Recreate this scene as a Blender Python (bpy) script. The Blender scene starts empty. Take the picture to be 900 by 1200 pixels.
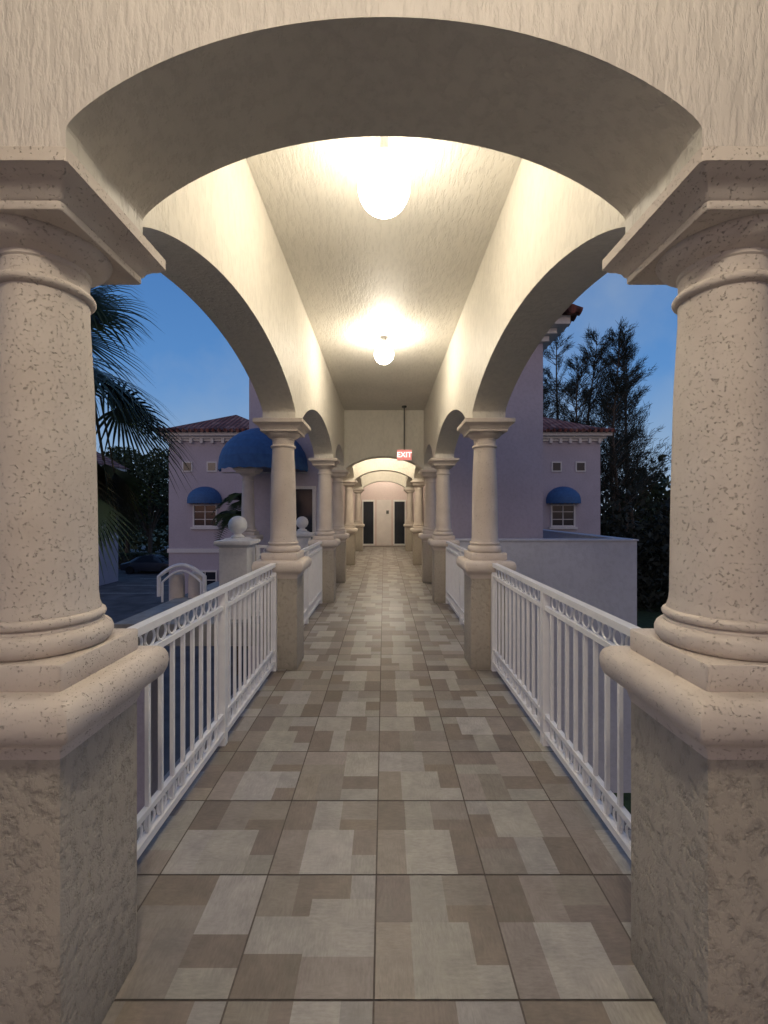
import bpy, math, random
from mathutils import Vector, Matrix
R=random.Random(7)
scene=bpy.context.scene
col=scene.collection
GZ=-3.3
EYE=1.53
# ---------------------------------------------------------------- materials
def newmat(name):
    m=bpy.data.materials.new(name); m.use_nodes=True
    nt=m.node_tree; b=nt.nodes['Principled BSDF']
    return m,nt,b
def pos(nt,scale=(1,1,1)):
    g=nt.nodes.new('ShaderNodeNewGeometry'); mp=nt.nodes.new('ShaderNodeMapping')
    mp.inputs['Scale'].default_value=scale
    nt.links.new(g.outputs['Position'],mp.inputs['Vector']); return mp.outputs[0]
def noise(nt,vec,scale,detail=4,rough=.55):
    n=nt.nodes.new('ShaderNodeTexNoise'); n.inputs['Scale'].default_value=scale
    n.inputs['Detail'].default_value=detail; n.inputs['Roughness'].default_value=rough
    nt.links.new(vec,n.inputs['Vector']); return n.outputs['Fac']
def ramp(nt,fac,stops):
    r=nt.nodes.new('ShaderNodeValToRGB'); e=r.color_ramp.elements
    while len(e)<len(stops): e.new(.5)
    for i,(p,c) in enumerate(stops):
        e[i].position=p; e[i].color=(c if len(c)==4 else (*c,1)) if hasattr(c,'__len__') else (c,c,c,1)
    nt.links.new(fac,r.inputs[0]); return r.outputs[0]
def mixc(nt,a,b,fac,mode='MIX'):
    m=nt.nodes.new('ShaderNodeMix'); m.data_type='RGBA'; m.blend_type=mode
    for s,v in ((m.inputs['Factor'],fac),(m.inputs['A'],a),(m.inputs['B'],b)):
        if isinstance(v,bpy.types.NodeSocket): nt.links.new(v,s)
        elif isinstance(v,(int,float)): s.default_value=v
        else: s.default_value=(*v,1)
    return m.outputs['Result']
def bump(nt,h,b,strength,dist,prev=None):
    n=nt.nodes.new('ShaderNodeBump'); n.inputs['Strength'].default_value=strength
    n.inputs['Distance'].default_value=dist; nt.links.new(h,n.inputs['Height'])
    if prev: nt.links.new(prev,n.inputs['Normal'])
    nt.links.new(n.outputs[0],b.inputs['Normal']); return n.outputs[0]

def stucco(name,c,scale=(30,30,14),strength=.5,dist=.006,var=.08,darken_foot=False,lo=.40,det=4,dark=.92,wide=.18):
    m,nt,b=newmat(name)
    v=pos(nt,scale)
    n1=noise(nt,v,1.0,det,.6)
    h=ramp(nt,n1,[(lo,0),(lo+wide*.55,.75),(lo+wide,1)])
    big=noise(nt,pos(nt),1.3,3)
    cc=ramp(nt,big,[(0.3,tuple(x*(1-var) for x in c)),(0.7,tuple(min(1,x*(1+var*.5)) for x in c))])
    fine=ramp(nt,n1,[(lo-.05,dark),(lo+.16,1.0)])
    cc=mixc(nt,cc,fine,1.0,'MULTIPLY')
    if darken_foot:
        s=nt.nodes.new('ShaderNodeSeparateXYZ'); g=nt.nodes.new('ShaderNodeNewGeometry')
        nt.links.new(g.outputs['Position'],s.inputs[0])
        d=ramp(nt,s.outputs['Z'],[(0.0,.60),(0.05,.80),(0.4,1.0)])  # colour multiplied darker towards the floor
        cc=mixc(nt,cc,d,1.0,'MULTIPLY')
    nt.links.new(cc,b.inputs['Base Color']); b.inputs['Roughness'].default_value=.55
    bump(nt,h,b,strength,dist)
    return m
M_wall=stucco('stucco_cream',(.70,.66,.58),(24,24,11),.6,.005)
M_front=stucco('stucco_front',(.67,.605,.55),(44,44,11),.6,.005,dark=.90,wide=.26)
M_ceil=stucco('ceiling_stucco',(.70,.67,.60),(40,10,20),.5,.004)
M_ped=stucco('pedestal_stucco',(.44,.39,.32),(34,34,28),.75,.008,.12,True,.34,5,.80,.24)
M_mauve=stucco('stucco_mauve',(.49,.44,.50),(14,14,14),.25,.004,det=2)
M_pale=stucco('stucco_pale_blue',(.56,.56,.61),(14,14,14),.3,.004,det=2)
M_trim=stucco('trim_paint',(.76,.74,.72),(20,20,20),.2,.003,det=2)
def stone():
    m,nt,b=newmat('coral_stone')
    v=pos(nt)
    big=noise(nt,v,5,3)
    c=ramp(nt,big,[(.3,(.58,.50,.435)),(.7,(.67,.59,.52))])
    pit=noise(nt,v,135,2,.5)
    pr=ramp(nt,pit,[(.27,0.0),(.37,1.0)])
    pit2=noise(nt,v,60,3,.6)
    p2=ramp(nt,pit2,[(.30,0.0),(.36,1.0)])
    tot=mixc(nt,pr,p2,1.0,'MULTIPLY')
    c=mixc(nt,mixc(nt,c,(.30,.235,.19),.48),c,tot)
    nt.links.new(c,b.inputs['Base Color']); b.inputs['Roughness'].default_value=.7
    bump(nt,tot,b,.8,.005)
    return m
M_stone=stone()
def tile():
    m,nt,b=newmat('floor_tile')
    a=nt.nodes.new('ShaderNodeVertexColor'); a.layer_name='Col'
    st=noise(nt,pos(nt,(110,26,1)),1.0,4,.7); st2=noise(nt,pos(nt,(26,110,1)),1.0,4,.7)
    cl=noise(nt,pos(nt),9,4,.65)
    s=mixc(nt,ramp(nt,st,[(.3,.80),(.7,1.08)]),ramp(nt,st2,[(.3,.80),(.7,1.08)]),ramp(nt,noise(nt,pos(nt),3.1,1),[(.46,0.0),(.54,1.0)]))
    c=mixc(nt,a.outputs[0],s,1.0,'MULTIPLY')
    c=mixc(nt,c,ramp(nt,cl,[(.3,.78),(.7,1.08)]),1.0,'MULTIPLY')
    nt.links.new(c,b.inputs['Base Color'])
    r=ramp(nt,cl,[(.3,.32),(.7,.52)]); nt.links.new(r,b.inputs['Roughness'])
    bump(nt,s,b,.45,.003)
    return m
M_tile=tile()
def plain(name,c,rough=.6,noise_s=8,var=.15,metal=0,emit=None,es=0,bs=0):
    m,nt,b=newmat(name)
    n=noise(nt,pos(nt),noise_s,3)
    cc=ramp(nt,n,[(.3,tuple(x*(1-var) for x in c)),(.7,tuple(min(1,x*(1+var)) for x in c))])
    nt.links.new(cc,b.inputs['Base Color']); b.inputs['Roughness'].default_value=rough
    b.inputs['Metallic'].default_value=metal
    if emit: b.inputs['Emission Color'].default_value=(*emit,1); b.inputs['Emission Strength'].default_value=es
    if bs: bump(nt,n,b,bs,.01)
    return m
M_grout=plain('grout',(.12,.10,.09),.9,40)
M_white=plain('white_painted_metal',(.80,.79,.79),.35,12,.04)
M_asph=plain('asphalt',(.105,.10,.10),.8,1.1,.4,bs=.3)
M_grass=plain('grass',(.035,.06,.02),.95,6,.4,bs=.6)
M_conc=plain('concrete',(.34,.33,.31),.85,5,.2,bs=.2)
M_line=plain('road_paint',(.40,.40,.38),.7,9,.35)
M_leaf=plain('foliage',(.040,.062,.028),.7,1.5,.5)
M_pine=plain('casuarina_needles',(.022,.030,.022),.8,1.5,.4)
M_palm=plain('palm_leaf',(.045,.075,.032),.5,4,.4)
M_dry=plain('dry_palm_leaf',(.08,.075,.045),.8,6,.4)
M_bark=plain('bark',(.10,.08,.06),.95,14,.4,bs=.8)
M_awn=plain('blue_awning_fabric',(.045,.13,.30),.7,10,.15)
M_glass=plain('dark_glass',(.015,.02,.03),.12,3,.1)
M_met=plain('dark_metal',(.08,.08,.08),.5,10,.1,metal=.6)
M_signf=plain('exit_sign_face',(.8,.35,.32),.5,5,.03,emit=(1,.25,.22),es=.6)
M_signr=plain('exit_sign_letters',(.6,.02,.02),.5,5,.03,emit=(1,.92,.85),es=1.6)
M_pink=stucco('stucco_pink',(.66,.54,.51),(20,20,20),.3,.004,det=2)
M_door=plain('door_paint',(.72,.66,.63),.5,5,.05)
M_car=plain('dark_car_paint',(.05,.055,.07),.25,3,.05)
M_tyre=plain('tyre_rubber',(.02,.02,.02),.9,20,.2)
def rooft():
    m,nt,b=newmat('clay_roof_tiles')
    w=nt.nodes.new('ShaderNodeTexWave'); w.bands_direction='X'; w.inputs['Scale'].default_value=1.4
    nt.links.new(pos(nt),w.inputs['Vector'])
    vo=nt.nodes.new('ShaderNodeTexVoronoi'); vo.inputs['Scale'].default_value=3.2; nt.links.new(pos(nt),vo.inputs['Vector'])
    s=nt.nodes.new('ShaderNodeSeparateColor'); nt.links.new(vo.outputs['Color'],s.inputs[0])
    c=ramp(nt,s.outputs[0],[(.0,(.18,.06,.045)),(.5,(.28,.10,.075)),(1,(.38,.20,.16))])
    c=mixc(nt,c,ramp(nt,w.outputs['Fac'],[(0,.35),(.5,1)]),1,'MULTIPLY')
    nt.links.new(c,b.inputs['Base Color']); b.inputs['Roughness'].default_value=.8
    bump(nt,w.outputs['Fac'],b,1,.06)
    return m
M_roof=rooft()

# ---------------------------------------------------------------- mesh builder
class MB:
    def __init__(s): s.v=[]; s.f=[]; s.m=[]; s.mats=[]; s.cols=[]
    def mi(s,mat):
        if mat not in s.mats: s.mats.append(mat)
        return s.mats.index(mat)
    def face(s,pts,mat,colr=None):
        i=len(s.v); s.v+= [tuple(p) for p in pts]; s.f.append(tuple(range(i,i+len(pts)))); s.m.append(s.mi(mat)); s.cols.append(colr)
    def box(s,x0,x1,y0,y1,z0,z1,mat):
        i=len(s.v)
        s.v+=[(x0,y0,z0),(x1,y0,z0),(x1,y1,z0),(x0,y1,z0),(x0,y0,z1),(x1,y0,z1),(x1,y1,z1),(x0,y1,z1)]
        for q in ((0,3,2,1),(4,5,6,7),(0,1,5,4),(1,2,6,5),(2,3,7,6),(3,0,4,7)):
            s.f.append(tuple(i+k for k in q)); s.m.append(s.mi(mat)); s.cols.append(None)
    def rings(s,rings,mat,cap=True):
        n=len(rings[0]); i=len(s.v)
        for r in rings: s.v+=[tuple(p) for p in r]
        for k in range(len(rings)-1):
            for j in range(n):
                a=i+k*n+j; b_=i+k*n+(j+1)%n
                s.f.append((a,b_,b_+n,a+n)); s.m.append(s.mi(mat)); s.cols.append(None)
        if cap:
            s.f.append(tuple(i+j for j in reversed(range(n)))); s.m.append(s.mi(mat)); s.cols.append(None)
            t=i+(len(rings)-1)*n
            s.f.append(tuple(t+j for j in range(n))); s.m.append(s.mi(mat)); s.cols.append(None)
    def lathe(s,prof,mat,n=40,cx=0,cy=0):
        s.rings([[(cx+r*math.cos(2*math.pi*j/n),cy+r*math.sin(2*math.pi*j/n),z) for j in range(n)] for r,z in prof],mat)
    def square(s,prof,mat,cx=0,cy=0):
        rs=[]
        for h,z in prof:
            c=min(.010,h*.1); c2=c*.3
            rs.append([(cx+a,cy+b,z) for a,b in ((-h+c,-h),(h-c,-h),(h-c2,-h+c2),(h,-h+c),(h,h-c),(h-c2,h-c2),(h-c,h),(-h+c,h),(-h+c2,h-c2),(-h,h-c),(-h,-h+c),(-h+c2,-h+c2))])
        s.rings(rs,mat)
    def tube(s,pts,rads,mat,n=8):
        rs=[]
        for k,p in enumerate(pts):
            p=Vector(p); d=(Vector(pts[min(k+1,len(pts)-1)])-Vector(pts[max(k-1,0)])).normalized()
            a=d.orthogonal().normalized(); 
            if k and abs(prev.dot(d))<.95: a=(prev-d*prev.dot(d)).normalized()
            prev=a; b_=d.cross(a)
            rs.append([p+(a*math.cos(2*math.pi*j/n)+b_*math.sin(2*math.pi*j/n))*rads[k] for j in range(n)])
        s.rings(rs,mat)
    def mesh(s,name,smooth=False):
        me=bpy.data.meshes.new(name); me.from_pydata(s.v,[],s.f)
        for m in s.mats: me.materials.append(m)
        me.polygons.foreach_set('material_index',s.m)
        if any(c is not None for c in s.cols):
            a=me.color_attributes.new('Col','FLOAT_COLOR','CORNER'); k=0
            for p,c in zip(me.polygons,s.cols):
                for li in p.loop_indices: a.data[li].color=(*(c or (.5,.5,.5)),1)
        if smooth:
            me.polygons.foreach_set('use_smooth',[True]*len(me.polygons))
            try: me.set_sharp_from_angle(angle=math.radians(38))
            except Exception: pass
        me.update(); return me
    def obj(s,name,loc=(0,0,0),parent=None,smooth=False,rot=0):
        return place(s.mesh(name,smooth),name,loc,parent,rot)
def place(me,name,loc=(0,0,0),parent=None,rot=0):
    o=bpy.data.objects.new(name,me); o.location=loc; o.rotation_euler[2]=rot; col.objects.link(o)
    if parent: o.parent=parent
    return o
def empty(name,loc=(0,0,0),rot=0):
    o=bpy.data.objects.new(name,None); o.location=loc; o.rotation_euler[2]=rot; o.empty_display_size=.2; col.objects.link(o); return o

# ---------------------------------------------------------------- columns
b=MB()
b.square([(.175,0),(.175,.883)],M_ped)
b.square([(.1755,.8835),(.176,.888),(.181,.90),(.184,.915),(.196,.932),(.220,.944),(.236,.957),(.245,.978),(.248,1.0),(.246,1.022),(.238,1.042),(.224,1.055),(.205,1.06)],M_stone)
ped=b.mesh('pedestal',True)
b=MB()
b.square([(.175,1.06),(.177,1.064),(.177,1.126),(.174,1.13)],M_stone)
def torus(r0,z0,z1,out,k=7):
    return [(r0+out*math.sin(math.pi*i/k),z0+(z1-z0)*(.5-.5*math.cos(math.pi*i/k))) for i in range(k+1)]
b.lathe(torus(.148,1.13,1.192,.024)+[(.148,1.198)]+torus(.138,1.204,1.232,.014)+[(.138,1.240),(.134,1.252),(.131,1.28),(.127,1.6),(.120,1.9),(.109,2.12),(.109,2.165)]+torus(.109,2.17,2.20,.016)+[(.108,2.205),(.108,2.245),(.112,2.25),(.112,2.262)]+[(.118,2.266),(.132,2.272),(.150,2.285),(.163,2.302),(.168,2.315)],M_stone,44)
shaft=b.mesh('shaft',True)
b=MB()
b.square([(.182,2.315),(.184,2.318),(.184,2.336),(.190,2.342),(.196,2.356),(.212,2.372),(.226,2.380),(.234,2.39),(.240,2.394),(.240,2.428),(.236,2.432)],M_stone)
capm=b.mesh('capital',True)
XC=1.02
def column(x,y,z=0,s=1):
    e=empty('stone_column',(x,y,z)); 
    for me in (ped,shaft,capm): place(me,me.name,(0,0,0),e)
    return e
CY=[1.275,4.27,7.27,9.275,12.3,16.6]
for y in CY:
    for sx in (-1,1): column(sx*XC,y)
for sx in (-1,1): column(sx*3.6,1.275)

# ---------------------------------------------------------------- arcade walls
def arc(s0,s1,zs,za,n=40,p=2.25):
    out=[]; c=(s0+s1)/2; h=(s1-s0)/2
    Rr=(h*h+(za-zs)**2)/(2*(za-zs))
    for i in range(n+1):
        t=-math.cos(math.pi*i/n); s=c+h*t
        circ=za-(Rr-math.sqrt(max(0,Rr*Rr-(h*t)**2)))
        ell=zs+(za-zs)*math.sqrt(max(0,1-abs(t)**p))
        out.append((s,.72*circ+.28*ell))
    return out
def wallstrip(mb,prof,top,t0,t1,axis,mat,mat2=None,matsof=None):
    P=(lambda s,t,z:(t,s,z)) if axis=='Y' else (lambda s,t,z:(s,t,z))
    mat2=mat2 or mat; matsof=matsof or mat
    for (a,za),(c,zc) in zip(prof,prof[1:]):
        if abs(c-a)>1e-6:
            mb.face([P(a,t0,za),P(c,t0,zc),P(c,t0,top),P(a,t0,top)],mat)
            mb.face([P(a,t1,za),P(a,t1,top),P(c,t1,top),P(c,t1,zc)],mat2)
            mb.face([P(a,t0,top),P(c,t0,top),P(c,t1,top),P(a,t1,top)],mat)
        mb.face([P(a,t0,za),P(a,t1,za),P(c,t1,zc),P(c,t0,zc)],matsof)
    for s,z in (prof[0],prof[-1]):
        mb.face([P(s,t0,z),P(s,t1,z),P(s,t1,top),P(s,t0,top)],mat)
ZT=3.73; CB=2.432
def prof_y(ys,y_start,y_end):
    out=[(y_start,CB)]
    for i in range(len(ys)-1):
        a=ys[i]+.178; c=ys[i+1]-.175
        out+= [(a,CB),]+arc(a,c,2.50,2.84)+[(c,CB)]
    out.append((y_end,CB)); 
    return out
for sx in (-1,1):
    b=MB(); pr=prof_y(CY,1.452,16.9)
    wallstrip(b,pr,ZT+.2,sx*.86,sx*1.18,'Y',M_wall,M_mauve)
    b.obj('walkway_arcade_wall')
b=MB()
pf=[(-3.8,CB),(-3.425,CB)]+arc(-3.425,-1.195,2.5,2.84)+[(-1.195,CB),(-.83,CB)]+arc(-.83,.83,2.53,2.822)+[(.83,CB),(1.195,CB)]+arc(1.195,3.425,2.5,2.84)+[(3.425,CB),(3.8,CB)]
wallstrip(b,pf,4.4,1.10,1.45,'X',M_front,M_wall,M_wall)
b.obj('front_arch_wall')
for y,za in ((9.10,2.74),(12.125,2.74),(16.425,2.74)):
    b=MB(); wallstrip(b,[(-.857,CB),(-.83,CB)]+arc(-.83,.83,2.46,za)+[(.83,CB),(.857,CB)],ZT-.002,y,y+.35,'X',M_wall)
    b.obj('cross_arch_wall')
b=MB(); b.box(-.858,.858,1.453,19.0,ZT,ZT+.15,M_ceil); b.obj('walkway_ceiling')
b=MB(); b.box(-1.3,1.3,1.46,9.25,ZT+.21,ZT+.33,M_conc); b.obj('walkway_roof')
b=MB(); b.box(-4,4,-4,1.097,3.75,3.9,M_ceil); b.obj('lobby_ceiling')

# ---------------------------------------------------------------- floor
b=MB()
b.box(-1.25,1.25,1.0,19.0,-.35,-.006,M_conc); b.box(-4,4,-4,1.0,-.35,-.006,M_conc)
b.obj('walkway_slab')
b=MB()
g=.457; x0=-.032; y0=1.321
pal=[(.30,.26,.225),(.21,.175,.148),(.38,.355,.32),(.27,.24,.21),(.335,.315,.285),(.235,.195,.162),(.41,.385,.35)]
pattern=[(0,.55,.30,1,1),(.30,.55,.60,1,4),(.60,.70,1,1,3),(.60,.55,1,.70,5),(0,.0,.28,.55,0),(.28,.0,.76,.55,6),(.76,.22,1,.55,5),(.76,0,1,.22,4)]
pattern2=[(0,.70,.56,1,5),(0,.5,.56,.70,3),(.56,.45,1,1,2),(0,0,.26,.50,0),(.26,0,.56,.50,3),(.56,.2,1,.45,1),(.56,0,1,.2,4)]
gr=.0032
for j in range(-10,39):
    for i in range(-9,9):
        tx=x0+i*g; ty=y0+j*g
        lim=1.25 if ty>1.0 else 3.9
        a0,a1=max(tx,-lim),min(tx+g,lim)
        if a1-a0<.02 or ty+g>19.0: continue
        pat=R.choice([pattern,pattern,pattern,pattern2]); k=R.choice([0,0,0,2,1])
        tint=R.uniform(.95,1.05)
        for (u0,v0,u1,v1,ci) in pat:
            for _ in range(k): u0,v0,u1,v1=1-v1,u0,1-v0,u1
            X0=tx+gr+u0*(g-2*gr); X1=tx+gr+u1*(g-2*gr); Y0=ty+gr+v0*(g-2*gr); Y1=ty+gr+v1*(g-2*gr)
            X0=max(X0,-lim); X1=min(X1,lim)
            if X1-X0<.004: continue
            if R.random()<.15: ci=R.randrange(7)
            q=R.uniform(.93,1.07)*tint; c=pal[ci]; c=(c[0]*q,c[1]*q,c[2]*q*R.uniform(.96,1.06))
            b.face([(X0,Y0,0),(X1,Y0,0),(X1,Y1,0),(X0,Y1,0)],M_tile,c)
b.face([(-1.25,1.0,-.0035),(1.25,1.0,-.0035),(1.25,19,-.0035),(-1.25,19,-.0035)],M_grout)
b.face([(-4,-4,-.0035),(4,-4,-.0035),(4,1.0,-.0035),(-4,1.0,-.0035)],M_grout)
b.obj('walkway_floor')

# ---------------------------------------------------------------- railings
def railing(L,mid=True):
    b=MB(); zt=1.04
    b.box(-.026,.026,0,L,zt-.035,zt,M_white)
    b.box(-.014,.014,0,L,zt-.15,zt-.122,M_white)
    b.box(-.014,.014,0,L,.185,.213,M_white)
    b.box(-.018,.018,0,L,.06,.095,M_white)
    posts=[.03,L-.03]+([L/2] if mid else [])
    for y in posts: b.box(-.024,.024,y-.024,y+.024,.002,zt-.002,M_white)
    n=round(L/.108); sp=L/n
    for i in range(1,n):
        y=i*sp
        if any(abs(y-p)<.045 for p in posts): continue
        b.box(-.009,.009,y-.009,y+.009,.095,zt-.13,M_white)
    nr=round(L/.1); sp=L/nr
    for zc,rr in ((zt-.0785,.038),(.14,.038)):
        for i in range(nr):
            y=(i+.5)*sp
            if any(abs(y-p)<.06 for p in posts): continue
            rings=[]
            for k in range(17):
                t=2*math.pi*k/16
                cy_,cz_=math.cos(t),math.sin(t)
                rings.append([(.006*math.cos(a),y+(rr+.006*math.sin(a))*cy_,zc+(rr+.006*math.sin(a))*cz_) for a in (0.4,1.97,3.54,5.11)])
            b.rings(rings,M_white,False)
    return b.mesh('metal_railing')
for i in range(3):
    y0_=CY[i]+.176; y1_=CY[i+1]-.176
    me=railing(y1_-y0_,i<2)
    for sx in (-1,1): place(me,'metal_railing',(sx*1.06,y0_,0))
me=railing(3.6-.176-1.196)
for sx in (-1,1):
    place(me,'metal_railing',((1.197 if sx>0 else -3.423),1.275,0),rot=-math.pi/2)

# ---------------------------------------------------------------- lamps
def globe_mat(L):
    return plain('lamp_globe',(.9,.9,.85),.4,5,.05,emit=(1,.885,.71),es=L)
def lamp(x,y,z,power,drop=.10,r=.125):
    e=empty('ceiling_lamp',(x,y,z))
    mg=globe_mat(power/(math.pi*4*math.pi*r*r*.9))
    b=MB(); b.lathe([(.05,-.064-drop),(.072,-.056-drop),(.074,-.03-drop),(.03,-.025-drop),(.022,-.024),(.085,-.020),(.088,-.003),(.085,-.001)],M_white,28)
    b.obj('lamp_base',(0,0,0),e,True)
    b=MB(); cz=-.055-r*.93-drop
    b.lathe([(max(.003,r*math.cos(a)),cz+r*math.sin(a)) for a in [-math.pi/2+(math.pi-.5)*k/14 for k in range(15)]],mg,28)
    b.obj('lamp_globe',(0,0,0),e,True)
lamp(0,2.42,ZT,38,.14,.15); lamp(0,5.25,ZT,52,.07,.12); lamp(0,7.95,ZT,.0,0,.03) if False else None
lamp(0,10.8,ZT,95,.05); lamp(0,14.4,ZT,100,.05); lamp(0,17.8,ZT,80,.05)
lamp(0,-.45,3.75,82,.05)

# exit sign
e=empty('exit_sign',(.42,8.75,0))
b=MB(); b.tube([(0,0,3.73),(0,0,2.82)],[.011,.011],M_met,8); b.lathe([(.05,3.70),(.05,3.728)],M_met,16); b.obj('hanging_rod',(0,0,0),e)
b=MB(); b.box(-.155,.155,-.03,.03,2.60,2.82,M_white); b.box(-.150,.150,-.034,-.0301,2.605,2.815,M_signf); b.obj('sign_box',(0,0,0),e)
c=bpy.data.curves.new('exit_letters','FONT'); c.body='EXIT'; c.size=.15; c.align_x='CENTER'; c.align_y='CENTER'; c.extrude=.002; c.offset=.002
c.materials.append(M_signr)
o=bpy.data.objects.new('exit_letters',c); o.location=(0,-.039,2.71); o.rotation_euler=(math.pi/2,0,0); col.objects.link(o); o.parent=e

# ---------------------------------------------------------------- end wall
e=empty('end_wall',(0,0,0))
b=MB(); b.box(-3.4,3.4,19.0,19.3,-.3,ZT+.3,M_pink); b.obj('wall',(0,0,0),e)
for sx in (-1,1):
    b=MB(); xa,xb=sorted((sx*.42,sx*.98))
    for q in ((xa,xb,0.02,.10),(xa,xb,2.0,2.08),(xa,xa+.05,.10,2.0),(xb-.05,xb,.10,2.0)): b.box(q[0],q[1],18.93,18.998,q[2],q[3],M_trim)
    b.box(xa+.05,xb-.05,18.96,18.99,.10,2.0,M_glass); b.obj('glass_door',(0,0,0),e)
b=MB(); b.box(-.33,.33,18.96,18.998,.02,2.08,M_door); b.box(-.26,.26,18.945,18.9595,.2,.95,M_door); b.box(-.26,.26,18.945,18.9595,1.1,1.95,M_door); b.box(.10,.22,18.935,18.9445,1.45,1.6,M_met); b.obj('panel_door',(0,0,0),e)

# ---------------------------------------------------------------- buildings
def awning(b,w,d,h,x,y,z,val=.16,mat=M_awn):
    nu,nv=24,8; g=[]
    for k in range(nv+1):
        ph=math.pi/2*k/nv
        g.append([(x-w/2*math.cos(math.pi*j/nu)*math.cos(ph),y-d*math.sin(math.pi*j/nu)*math.cos(ph)-.01,z+h*math.sin(ph)) for j in range(nu+1)])
    for k in range(nv):
        for j in range(nu): b.face([g[k][j],g[k][j+1],g[k+1][j+1],g[k+1][j]],mat)
    for j in range(nu):
        p,q=g[0][j],g[0][j+1]; b.face([(p[0],p[1],z-val*(1 if j%2 else .8)),(q[0],q[1],z-val*(.8 if j%2 else 1)),q,p],mat)
def window(b,xc,z0,w,h,y,cols=2,rows=2):
    x0_,x1_=xc-w/2,xc+w/2; f=.07
    b.box(x0_,x1_,y-.06,y-.003,z0,z0+f,M_trim); b.box(x0_,x1_,y-.06,y-.003,z0+h-f,z0+h,M_trim)
    b.box(x0_,x0_+f,y-.06,y-.003,z0+f,z0+h-f,M_trim); b.box(x1_-f,x1_,y-.06,y-.003,z0+f,z0+h-f,M_trim)
    b.box(x0_+f,x1_-f,y-.02,y-.004,z0+f,z0+h-f,M_glass)
    for i in range(1,cols):
        xx=x0_+w*i/cols; b.box(xx-.02,xx+.02,y-.045,y-.021,z0+f,z0+h-f,M_trim)
    for i in range(1,rows):
        zz=z0+h*i/rows; b.box(x0_+f,x1_-f,y-.043,y-.022,zz-.015,zz+.015,M_trim)
    b.box(x0_-.08,x1_+.08,y-.12,y-.002,z0-.1,z0-.002,M_trim)
def hip(b,x0,x1,y0,y1,z,h,mat=M_roof):
    d=min(x1-x0,y1-y0)/2; 
    if x1-x0<y1-y0:
        A=((x0+x1)/2,y0+d,z+h);B=((x0+x1)/2,y1-d,z+h)
        b.face([(x0,y0,z),(x1,y0,z),A],mat); b.face([(x1,y0,z),(x1,y1,z),B,A],mat); b.face([(x1,y1,z),(x0,y1,z),B],mat); b.face([(x0,y1,z),(x0,y0,z),A,B],mat)
    else:
        A=(x0+d,(y0+y1)/2,z+h);B=(x1-d,(y0+y1)/2,z+h)
        b.face([(x0,y0,z),(x1,y0,z),B,A],mat); b.face([(x1,y0,z),(x1,y1,z),B],mat); b.face([(x1,y1,z),(x0,y1,z),A,B],mat); b.face([(x0,y1,z),(x0,y0,z),A],mat)
def villa(xa,xb,ya,yb,wins,squares,top=4.72,name='stucco_building'):
    e=empty(name,((xa+xb)/2,ya,GZ)); off=Vector((-(xa+xb)/2,-ya,-GZ))
    b=MB(); b.box(xa,xb,ya,yb,GZ,top,M_mauve); b.box(xa-.05,xb+.05,ya-.05,yb+.05,-.30,-.12,M_trim); b.obj('walls',off,e)
    b=MB()
    for i,(o_,z0,z1) in enumerate(((.08,top-.0,top+.10),(.18,top+.10,top+.20),(.36,top+.20,top+.36))): b.box(xa-o_,xb+o_,ya-o_,yb+o_,z0,z1,M_trim)
    n=int((xb-xa)/.45)
    for i in range(n+1):
        xx=xa+.1+(xb-xa-.2)*i/n; b.box(xx-.06,xx+.06,ya-.17,ya-.082,top-.1,top+.099,M_trim)
    b.obj('cornice',off,e)
    b=MB(); hip(b,xa-.5,xb+.5,ya-.5,yb+.5,top+.365,1.35); 
    n=int((xb-xa+1)/.26)
    for i in range(n):
        xx=xa-.5+.13+i*.26
        b.tube([(xx,ya-.56,top+.39),(xx,ya-.2,top+.50)],[.085,.085],M_roof,8)
    b.obj('tile_roof',off,e)
    b=MB()
    for xc in wins:
        window(b,xc,.86,1.1,1.02,ya,2,3); awning(b,1.5,.75,.62,xc,ya,2.06)
        window(b,xc,GZ+.9,1.1,1.3,ya,2,3)
    for xc in squares: 
        b.box(xc-.23,xc+.23,ya-.04,ya-.003,3.34,3.80,M_trim); b.box(xc-.17,xc+.17,ya-.05,ya-.0401,3.40,3.74,M_glass)
    b.obj('windows',off,e)
    return e
villa(-9.7,-5.2,19,29,[-8.05],[-8.85,-7.75])
villa(5.2,9.75,19,29,[8.05],[7.77,8.85])
villa(-27,-18.6,27,29.5,[-20.2],[-20.7,-19.7],top=4.2)

e=empty('walkway_building',(0,9.3,GZ)); off=Vector((0,-9.3,-GZ))
b=MB()
T=5.25
b.box(-2.97,-1.182,9.28,9.5,GZ,T,M_mauve); b.box(1.182,3.5,9.28,9.5,GZ,T,M_mauve)
b.box(-1.181,1.181,9.281,9.499,ZT+.34,T-.002,M_mauve)
b.box(-2.97,-2.77,9.501,26,GZ,T,M_mauve); b.box(3.3,3.5,9.501,26,GZ,T,M_mauve)
b.box(-2.768,3.298,9.52,18.99,ZT+.22,ZT+.3,M_ceil)
b.box(-2.768,-1.252,9.51,18.99,-.3,-.01,M_conc); b.box(1.252,3.298,9.51,18.99,-.3,-.01,M_conc)
b.obj('walls',off,e)
b=MB()
for o_,z0,z1 in ((.10,T,T+.12),(.22,T+.12,T+.24),(.42,T+.24,T+.42)): b.box(-2.97-o_,3.5+o_,9.28-o_,26+o_,z0,z1,M_trim)
b.obj('cornice',off,e)
b=MB(); hip(b,-3.5,4.05,8.72,26.5,T+.425,1.6)
for i in range(29):
    xx=-3.4+i*.26; b.tube([(xx,8.66,T+.46),(xx,9.1,T+.60)],[.09,.09],M_roof,8)
for i in range(60):
    yy=8.8+i*.26; b.tube([(4.11,yy,T+.46),(3.7,yy,T+.60)],[.09,.09],M_roof,8)
b.obj('tile_roof',off,e)
b=MB(); 
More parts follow.
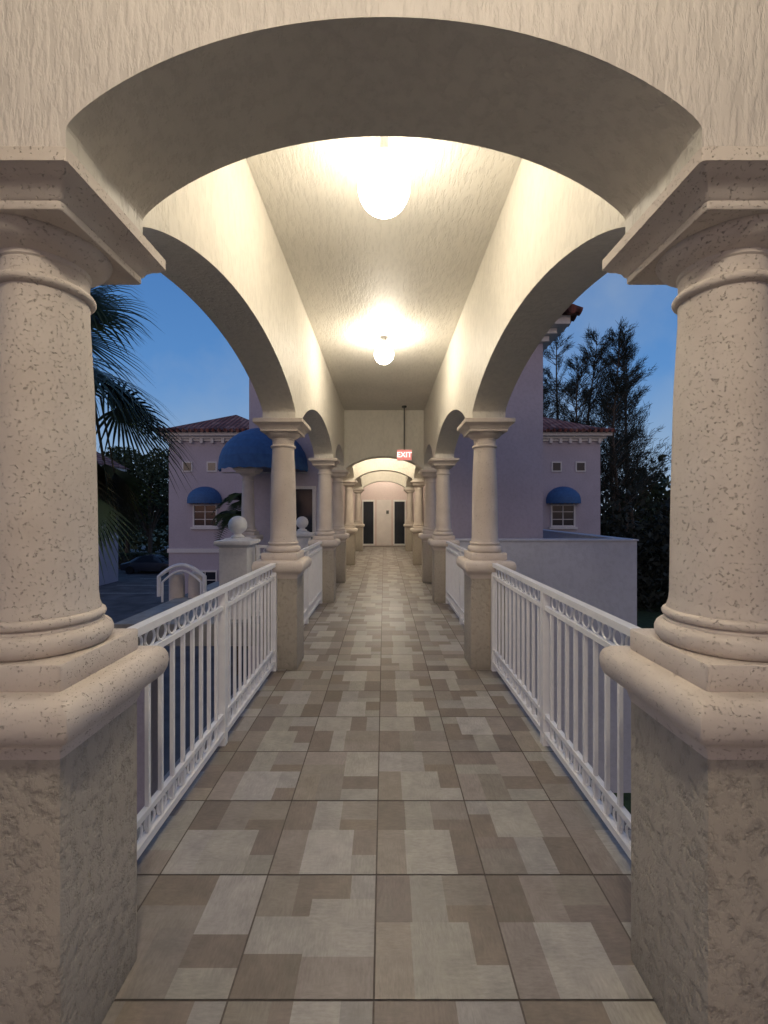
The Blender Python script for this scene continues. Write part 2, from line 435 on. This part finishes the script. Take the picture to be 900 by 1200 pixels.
b.box(-2.35,-1.5,9.24,9.279,.0,2.1,M_trim); b.box(-2.28,-1.57,9.22,9.239,.05,2.03,M_glass); b.obj('glass_door',off,e)
e=empty('blue_dome_canopy',(-2.62,9.27,2.40))
b=MB(); awning(b,1.9,1.0,.84,0,0,.12,.12)
b.box(-.93,.93,-.06,-.015,-.02,.0,M_trim)
b.obj('canopy_fabric',(0,0,0),e)
column(-2.78,8.62,0,1.0)

b=MB(); b.box(-3.7,-1.252,5.75,9.278,-.3,0,M_conc); b.box(-3.6,-3.3,5.9,6.2,GZ,-.3,M_mauve); b.box(-1.6,-1.3,5.9,6.2,GZ,-.3,M_mauve); b.obj('side_landing')
def ballped(x,y,w,hh,br):
    e=empty('ball_finial_pedestal',(x,y,0))
    b=MB(); b.square([(w,0),(w,hh-.10),(w+.02,hh-.08),(w+.055,hh-.055),(w+.06,hh-.03),(w+.05,hh),(w-.03,hh+.005),(w-.06,hh+.03)],M_trim); b.obj('pedestal',(0,0,0),e,True)
    z=hh+.03
    pr=[(.09,z),(.10,z+.015),(.085,z+.035),(.055,z+.05),(.055,z+.065)]
    cz=z+.06+br*.95
    for i in range(13):
        a=-math.pi/2+.45+(math.pi-.46)*i/12; pr.append((max(.002,br*math.cos(a)),cz+br*math.sin(a)))
    b=MB(); b.lathe(pr,M_trim,28); b.obj('ball_finial',(0,0,0),e,True)
ballped(-2.15,6.2,.20,1.12,.135); ballped(-1.62,8.35,.16,1.12,.12)
me=railing(.60,False); place(me,'metal_railing',(-1.28,6.2,0),rot=math.pi/2)
e=empty('stair_handrail',(-3.55,7.4,0))
b=MB()
pts=[(-.40,0,.05)]+[(-.40+.80*i/12,0,.40+.20*math.sin(math.pi*i/12)) for i in range(13)]+[(.40,0,.05)]
b.tube(pts,[.035]*len(pts),M_white,8); b.tube([(p[0]*.85,0,p[2]-.10) for p in pts],[.02]*len(pts),M_white,8)
b.obj('rail',(0,0,0),e)
b=MB()
for xx in (-.18,.16): b.lathe([(.13,-.5),(.13,.34),(.115,.42),(.06,.455),(.005,.46)],M_stone,20,xx,.2)
b.box(-.5,.5,-.1,.4,-.6,-.3,M_conc)
b.obj('bollards',(0,0,0),e,True)

b=MB(); b.box(1.252,4.35,7.25,7.45,GZ,1.03,M_pale); b.box(4.15,4.35,7.452,12,GZ,1.03,M_pale); b.box(1.24,4.37,7.23,7.47,1.033,1.06,M_pale); b.box(4.13,4.37,7.472,12,1.033,1.06,M_pale)
b.obj('low_parapet_wall')

# ---------------------------------------------------------------- ground
b=MB(); b.face([(-400,-200,GZ),(400,-200,GZ),(400,600,GZ),(-400,600,GZ)],M_grass); b.obj('ground')
b=MB(); b.face([(-40,-10,GZ+.004),(-3.8,-10,GZ+.004),(-3.8,18,GZ+.004),(-40,18,GZ+.004)],M_asph)
b.face([(-40,18,GZ+.004),(-10.8,18,GZ+.004),(-10.8,60,GZ+.004),(-40,60,GZ+.004)],M_asph); b.obj('parking_lot')
b=MB()
for i in range(4): b.face([(-9.2,-2+i*2.6,GZ+.008),(-4.4,-2+i*2.6,GZ+.008),(-4.4,-1.9+i*2.6,GZ+.008),(-9.2,-1.9+i*2.6,GZ+.008)],M_line)
for i in range(4): b.face([(-17.6,25+i*2.7,GZ+.008),(-13.6,25+i*2.7,GZ+.008),(-13.6,25.1+i*2.7,GZ+.008),(-17.6,25.1+i*2.7,GZ+.008)],M_line)
b.obj('parking_lines')
b=MB(); b.box(-10.8,-4.2,17.9,18.1,GZ,GZ+.14,M_conc); b.box(-10.9,-10.7,18.1,40,GZ,GZ+.14,M_conc); b.box(-3.9,-3.7,-10,17.9,GZ,GZ+.14,M_conc); b.obj('kerb')
b=MB(); b.box(-10.69,-9.75,18.1,40,GZ,GZ+.12,M_conc); b.box(-9.75,-4,18.1,18.98,GZ,GZ+.12,M_conc); b.obj('pavement')

def car(x,y,rot):
    e=empty('parked_car',(x,y,GZ+.01),rot); b=MB()
    S=[(-2.2,.70,.40,.62,.66,.60),(-2.1,.84,.28,.72,.80,.70),(-1.5,.89,.24,.86,.97,.72),(-1.0,.90,.24,.90,1.28,.62),(-.5,.90,.24,.90,1.42,.58),(.2,.90,.24,.90,1.43,.58),(.7,.90,.24,.88,1.22,.60),(1.15,.89,.24,.84,.93,.72),(1.8,.86,.26,.72,.82,.68),(2.15,.74,.36,.58,.62,.58)]
    rs=[]
    for (xx,w,zb,zm,zr,wr) in S:
        rs.append([(xx,-w*.92,zb),(xx,-w,zb+.2 if zb+.2<zm else zm-.05),(xx,-w*.98,zm),(xx,-wr,zr-.03),(xx,-wr*.8,zr),(xx,wr*.8,zr),(xx,wr,zr-.03),(xx,w*.98,zm),(xx,w,zb+.2 if zb+.2<zm else zm-.05),(xx,w*.92,zb)])
    b.rings(rs,M_car)
    gi=b.mi(M_glass); n=10
    for k in range(2,7):
        for j in (2,6): b.m[k*n+j]=gi
    for k in (2,6):
        for j in (3,4,5): b.m[k*n+j]=gi
    b.obj('body',(0,0,0),e,True)
    b=MB()
    for wx in (-1.35,1.35):
        for sy in (-1,1):
            rr=[[(wx+r*math.cos(t),sy*yy,.32+r*math.sin(t)) for t in [2*math.pi*q/20 for q in range(20)]] for r,yy in ((.30,.68),(.32,.72),(.32,.89),(.30,.915),(.19,.915),(.17,.90))]
            b.rings(rr,M_tyre)
    b.obj('wheels',(0,0,0),e)
    b=MB()
    for sy in (-1,1):
        b.box(-2.17,-2.12,sy*.58-.12,sy*.58+.12,.58,.68,M_tail); b.box(2.0,2.13,sy*.55-.14,sy*.55+.14,.60,.70,M_white)
    b.obj('lights',(0,0,0),e)
M_tail=plain('tail_lamp_red',(.35,.02,.02),.3,5,.05)
car(-18.4,33.6,.0)

# ---------------------------------------------------------------- vegetation
def rv(): 
    while True:
        v=Vector((R.uniform(-1,1),R.uniform(-1,1),R.uniform(-1,1)))
        if .05<v.length<1: return v
def leafq(b,p,s,mat):
    d=rv().normalized()*s; n=rv().normalized().cross(d).normalized()*s*.45
    b.face([p-d,p+n,p+d,p-n],mat)
def broadtree(x,y,h,r,n=3500,ls=.16,name='broadleaf_tree'):
    b=MB(); 
    b.tube([(0,0,0),(.1,0,h*.25),(0,.1,h*.5),(.1,.1,h*.8)],[.22,.17,.12,.04],M_bark,8)
    cl=[]
    for i in range(20):
        a=R.uniform(0,6.28); rr=r*R.uniform(.3,.85); z=h*R.uniform(.30,.92); k=1-abs(z/h-.56)*1.0
        c_=Vector((math.cos(a)*rr*k,math.sin(a)*rr*k,z)); cl.append((c_,r*R.uniform(.28,.48)))
        b.tube([(0,0,h*.25),c_*.55+Vector((0,0,h*.12)),c_],[.08,.05,.015],M_bark,5)
    for i in range(n):
        c_,q=R.choice(cl); v=rv(); v=v.normalized()*(v.length**.4)
        leafq(b,c_+v*q,ls*R.uniform(.6,1.4),M_leaf)
    b.obj(name,(x,y,GZ))
def casuarina(x,y,h,nb=75,spread=2.2):
    b=MB(); lean=R.uniform(-.6,.6); wob=R.uniform(0,6)
    tp=lambda t: Vector((lean*t*t+.15*math.sin(t*7+wob),0.3*math.sin(t*3),h*t))
    b.tube([tp(k/8) for k in range(9)],[.18*(1-k/8.3)+.008 for k in range(9)],M_bark,6)
    for i in range(nb):
        t=R.uniform(.25,1)**.9; base=tp(t)
        a=R.uniform(0,6.28); L=spread*(1.1-t)*R.uniform(.5,1.5)+.45
        up=R.uniform(.5,1.5)
        dirv=Vector((math.cos(a),math.sin(a),up)).normalized()
        tip=base+dirv*L+Vector((0,0,.12*L)); mid=base+dirv*L*.5+Vector((0,0,-.05*L))
        b.tube([base,mid,tip],[.028,.018,.006],M_bark,3)
        for k in range(int(20+28*L)):
            u=R.uniform(.25,1.05)**.8; p=base.lerp(tip,u)+rv()*.15*(1+L*.2)
            d=(dirv*.7+rv()*.55).normalized()*R.uniform(.16,.42); n_=d.cross(rv()).normalized()*.015
            b.face([p-n_,p+n_,p+d+n_*.3,p+d-n_*.3],M_pine)
    b.obj('casuarina_tree',(x,y,GZ))
for (x,y,h,nb) in ((9.0,25,13.6,90),(10.6,29,16.8,100),(11.0,24,13.0,90),(12.6,26,15.4,95),(12.6,22.5,11.6,80),(14.3,26,15.8,95),(16.0,27,15.4,80),(13.0,31,18.8,90),(9.8,31,16.0,80),(17.4,30,17,70)):
    casuarina(x,y,h,nb,2.9)
def mass(name,boxes,n,ls,mat):
    b=MB()
    for (xa,xb,ya,yb,za,zb) in boxes:
        cl=[]
        k=max(6,int((xb-xa)*1.6))
        for i in range(k):
            xx=R.uniform(xa,xb); hh=R.uniform(.55,1)
            for zz in range(4):
                cl.append((Vector((xx+R.uniform(-.8,.8),R.uniform(ya,yb),za+(zb-za)*hh*(zz+.6)/4)),R.uniform(.7,1.3)*(zb-za)*.14+.35))
        for i in range(n):
            c_,q=R.choice(cl); v=rv(); leafq(b,c_+v*q*1.25,ls*R.uniform(.6,1.4),mat)
    b.obj(name)
mass('background_trees',[(10.5,26,33,36,GZ,6.0),(-36,-10.5,46,52,GZ,5.2),(-12,14,50,56,GZ,5)],7000,.34,M_leaf)
mass('background_trees',[(10.3,17,20,25,GZ,2.6)],9000,.17,M_pine)
broadtree(-20.6,37,10.3,3.5,7500,.17); broadtree(-25,41,10.5,3.6,4500,.2); broadtree(-18.2,41,9.4,2.8,4500,.18); broadtree(-8.0,33,9.6,2.8,3500,.18)
def hedge(xa,xb,ya,yb,h):
    b=MB(); n=int((xb-xa)*(yb-ya+1)*420)
    b.box(xa+.15,xb-.15,ya+.15,yb-.15,GZ,GZ+h*.8,M_bark)
    for i in range(min(n,7000)):
        p=Vector((R.uniform(xa,xb),R.uniform(ya,yb),GZ+h*R.uniform(.05,1)**.6)); leafq(b,p,.09*R.uniform(.6,1.4),M_leaf)
    b.obj('hedge')
hedge(-25,-16.5,35.5,36.6,1.3); hedge(-9.4,-5,18.2,18.9,.9)

def fanleaf(b,hub,out,size,droop,mat,nseg=34,span=3.9):
    out=out.normalized(); side=out.cross(Vector((0,0,1))); side=side.normalized() if side.length>.1 else Vector((1,0,0))
    up=side.cross(out)
    side=(side+up*R.uniform(-.5,.5)).normalized()
    for k in range(nseg):
        a=-span/2+span*k/(nseg-1); L=size*(.75+.25*math.cos(a*.6))*R.uniform(.9,1.05)
        d=(out*math.cos(a)+side*math.sin(a)).normalized(); w0=size*.024
        nrm=d.cross(out.cross(side)).normalized()
        prev=None; M=5
        for s in range(M+1):
            t=s/M; p=hub+d*L*t+Vector((0,0,-1))*droop*L*t*t*t
            w=w0*(.25+1.3*t if t<.45 else .835*(1-t)/.55+.02)
            q=(p-nrm*w,p+nrm*w)
            if prev: b.face([prev[0],prev[1],q[1],q[0]],mat)
            prev=q
def fanpalm(x,y,z,n,size,pet,dead=8,name='fan_palm'):
    b=MB(); H=z-GZ
    pts=[]; rad=[]
    for i in range(27):
        t=i/26; pts.append((.12*math.sin(t*2),0,H*t)); rad.append(.17+(.018 if i%2 else 0)-.02*t)
    b.tube(pts,rad,M_bark,14)
    top=Vector(pts[-1])
    for i in range(n):
        a=i*2.39996+.5; el=-.45+1.7*((i*.618)%1)
        d=Vector((math.cos(a)*math.cos(el),math.sin(a)*math.cos(el),math.sin(el)))
        L=pet*R.uniform(.8,1.15); hub=top+d*L+Vector((0,0,-.12*L))
        b.tube([top,top+d*L*.55,hub],[.022,.014,.009],M_palm,5)
        fanleaf(b,hub,(d+Vector((0,0,-.25))),size*R.uniform(.85,1.1),R.uniform(.25,.5),M_palm)
    for i in range(dead):
        a=i*6.283/dead+.2; d=Vector((math.cos(a)*.5,math.sin(a)*.5,-.9)); L=pet*R.uniform(1.2,1.95); hub=top+d*L
        b.tube([top,top+Vector((d.x*L*.8,d.y*L*.8,-.25*L)),hub],[.02,.013,.008],M_dry,5)
        fanleaf(b,hub,Vector((d.x*.3,d.y*.3,-1)),size*R.uniform(.8,1),.1,M_dry if i%2 else M_palm,26,2.2)
    b.obj(name,(x,y,GZ))
fanpalm(-3.68,4.4,3.12,28,.92,.84,18)
def featherpalm(x,y,z,n=16,L=1.6):
    b=MB(); H=z-GZ; b.tube([(0,0,0),(.05,0,H*.5),(0,0,H)],[.12,.09,.07],M_bark,8)
    for i in range(n):
        a=i*2.4; el=R.uniform(.2,1.2); d=Vector((math.cos(a)*math.cos(el),math.sin(a)*math.cos(el),math.sin(el)))
        P=[Vector((0,0,H))+d*L*t+Vector((0,0,-.9*L*t*t)) for t in [k/12 for k in range(13)]]
        b.tube(P,[.015*(1-.8*k/12) for k in range(13)],M_palm,4)
        sd=d.cross(Vector((0,0,1))).normalized()
        for k in range(2,13):
            for s in (-1,1):
                for m in (0,.5):
                    p=P[k-1].lerp(P[k],m); q=p+(sd*s+d*.5+Vector((0,0,-.5)))*L*.24*math.sin(math.pi*(k+2)/16); w=Vector((0,0,.012))+d*.012
                    b.face([p-w,p+w,q],M_palm)
    b.obj('feather_palm',(x,y,GZ))
featherpalm(-4.9,15,1.9,18,1.4); featherpalm(-4.4,12.6,1.3,16,1.2)

# ---------------------------------------------------------------- sky / light
w=bpy.data.worlds.new('World'); scene.world=w; w.use_nodes=True; nt=w.node_tree
bg=nt.nodes['Background']
sky=nt.nodes.new('ShaderNodeTexSky'); sky.sky_type='NISHITA'; sky.sun_disc=False
sky.sun_elevation=math.radians(1.0); sky.sun_rotation=math.radians(200)
tc=nt.nodes.new('ShaderNodeTexCoord'); sp=nt.nodes.new('ShaderNodeSeparateXYZ'); nt.links.new(tc.outputs['Generated'],sp.inputs[0])
rc=ramp(nt,sp.outputs['Z'],[(0.0,(.36,.46,.59)),(.10,(.25,.40,.61)),(.28,(.09,.25,.56)),(.6,(.045,.15,.41)),(1,(.03,.10,.28))])
n_=noise(nt,tc.outputs['Generated'],4.0,5); cl=ramp(nt,n_,[(.42,0.0),(.72,.45)])
rc=mixc(nt,rc,(.31,.39,.51),cl)
glow=ramp(nt,sp.outputs['Z'],[(0.0,(.54,.40,.36)),(.25,(.42,.35,.37)),(.7,(.14,.18,.34))])
az=nt.nodes.new('ShaderNodeMath'); az.operation='MULTIPLY'; az.inputs[1].default_value=-1; nt.links.new(sp.outputs['Y'],az.inputs[0])
azf=ramp(nt,az.outputs[0],[(0.0,0.0),(.8,.95)])
rc=mixc(nt,rc,glow,azf)
skys=mixc(nt,(0,0,0),sky.outputs[0],.02)
tot=mixc(nt,rc,skys,1.0,'ADD')
nt.links.new(tot,bg.inputs['Color']); bg.inputs['Strength'].default_value=1.0
s=bpy.data.lights.new('sun','SUN'); s.energy=.08; s.angle=math.radians(15); s.color=(1,.82,.75)
so=bpy.data.objects.new('sun',s); so.rotation_euler=(math.radians(80),0,math.radians(-20)); col.objects.link(so)

cam=bpy.data.cameras.new('camera'); cam.sensor_fit='HORIZONTAL'; cam.sensor_width=36; cam.lens=36*494/900; cam.clip_start=.05; cam.clip_end=1500
co=bpy.data.objects.new('camera',cam); co.location=(0,0,EYE); co.rotation_euler=(math.pi/2,0,0); col.objects.link(co); scene.camera=co
scene.view_settings.view_transform='Standard'; scene.view_settings.look='None'; scene.view_settings.exposure=0
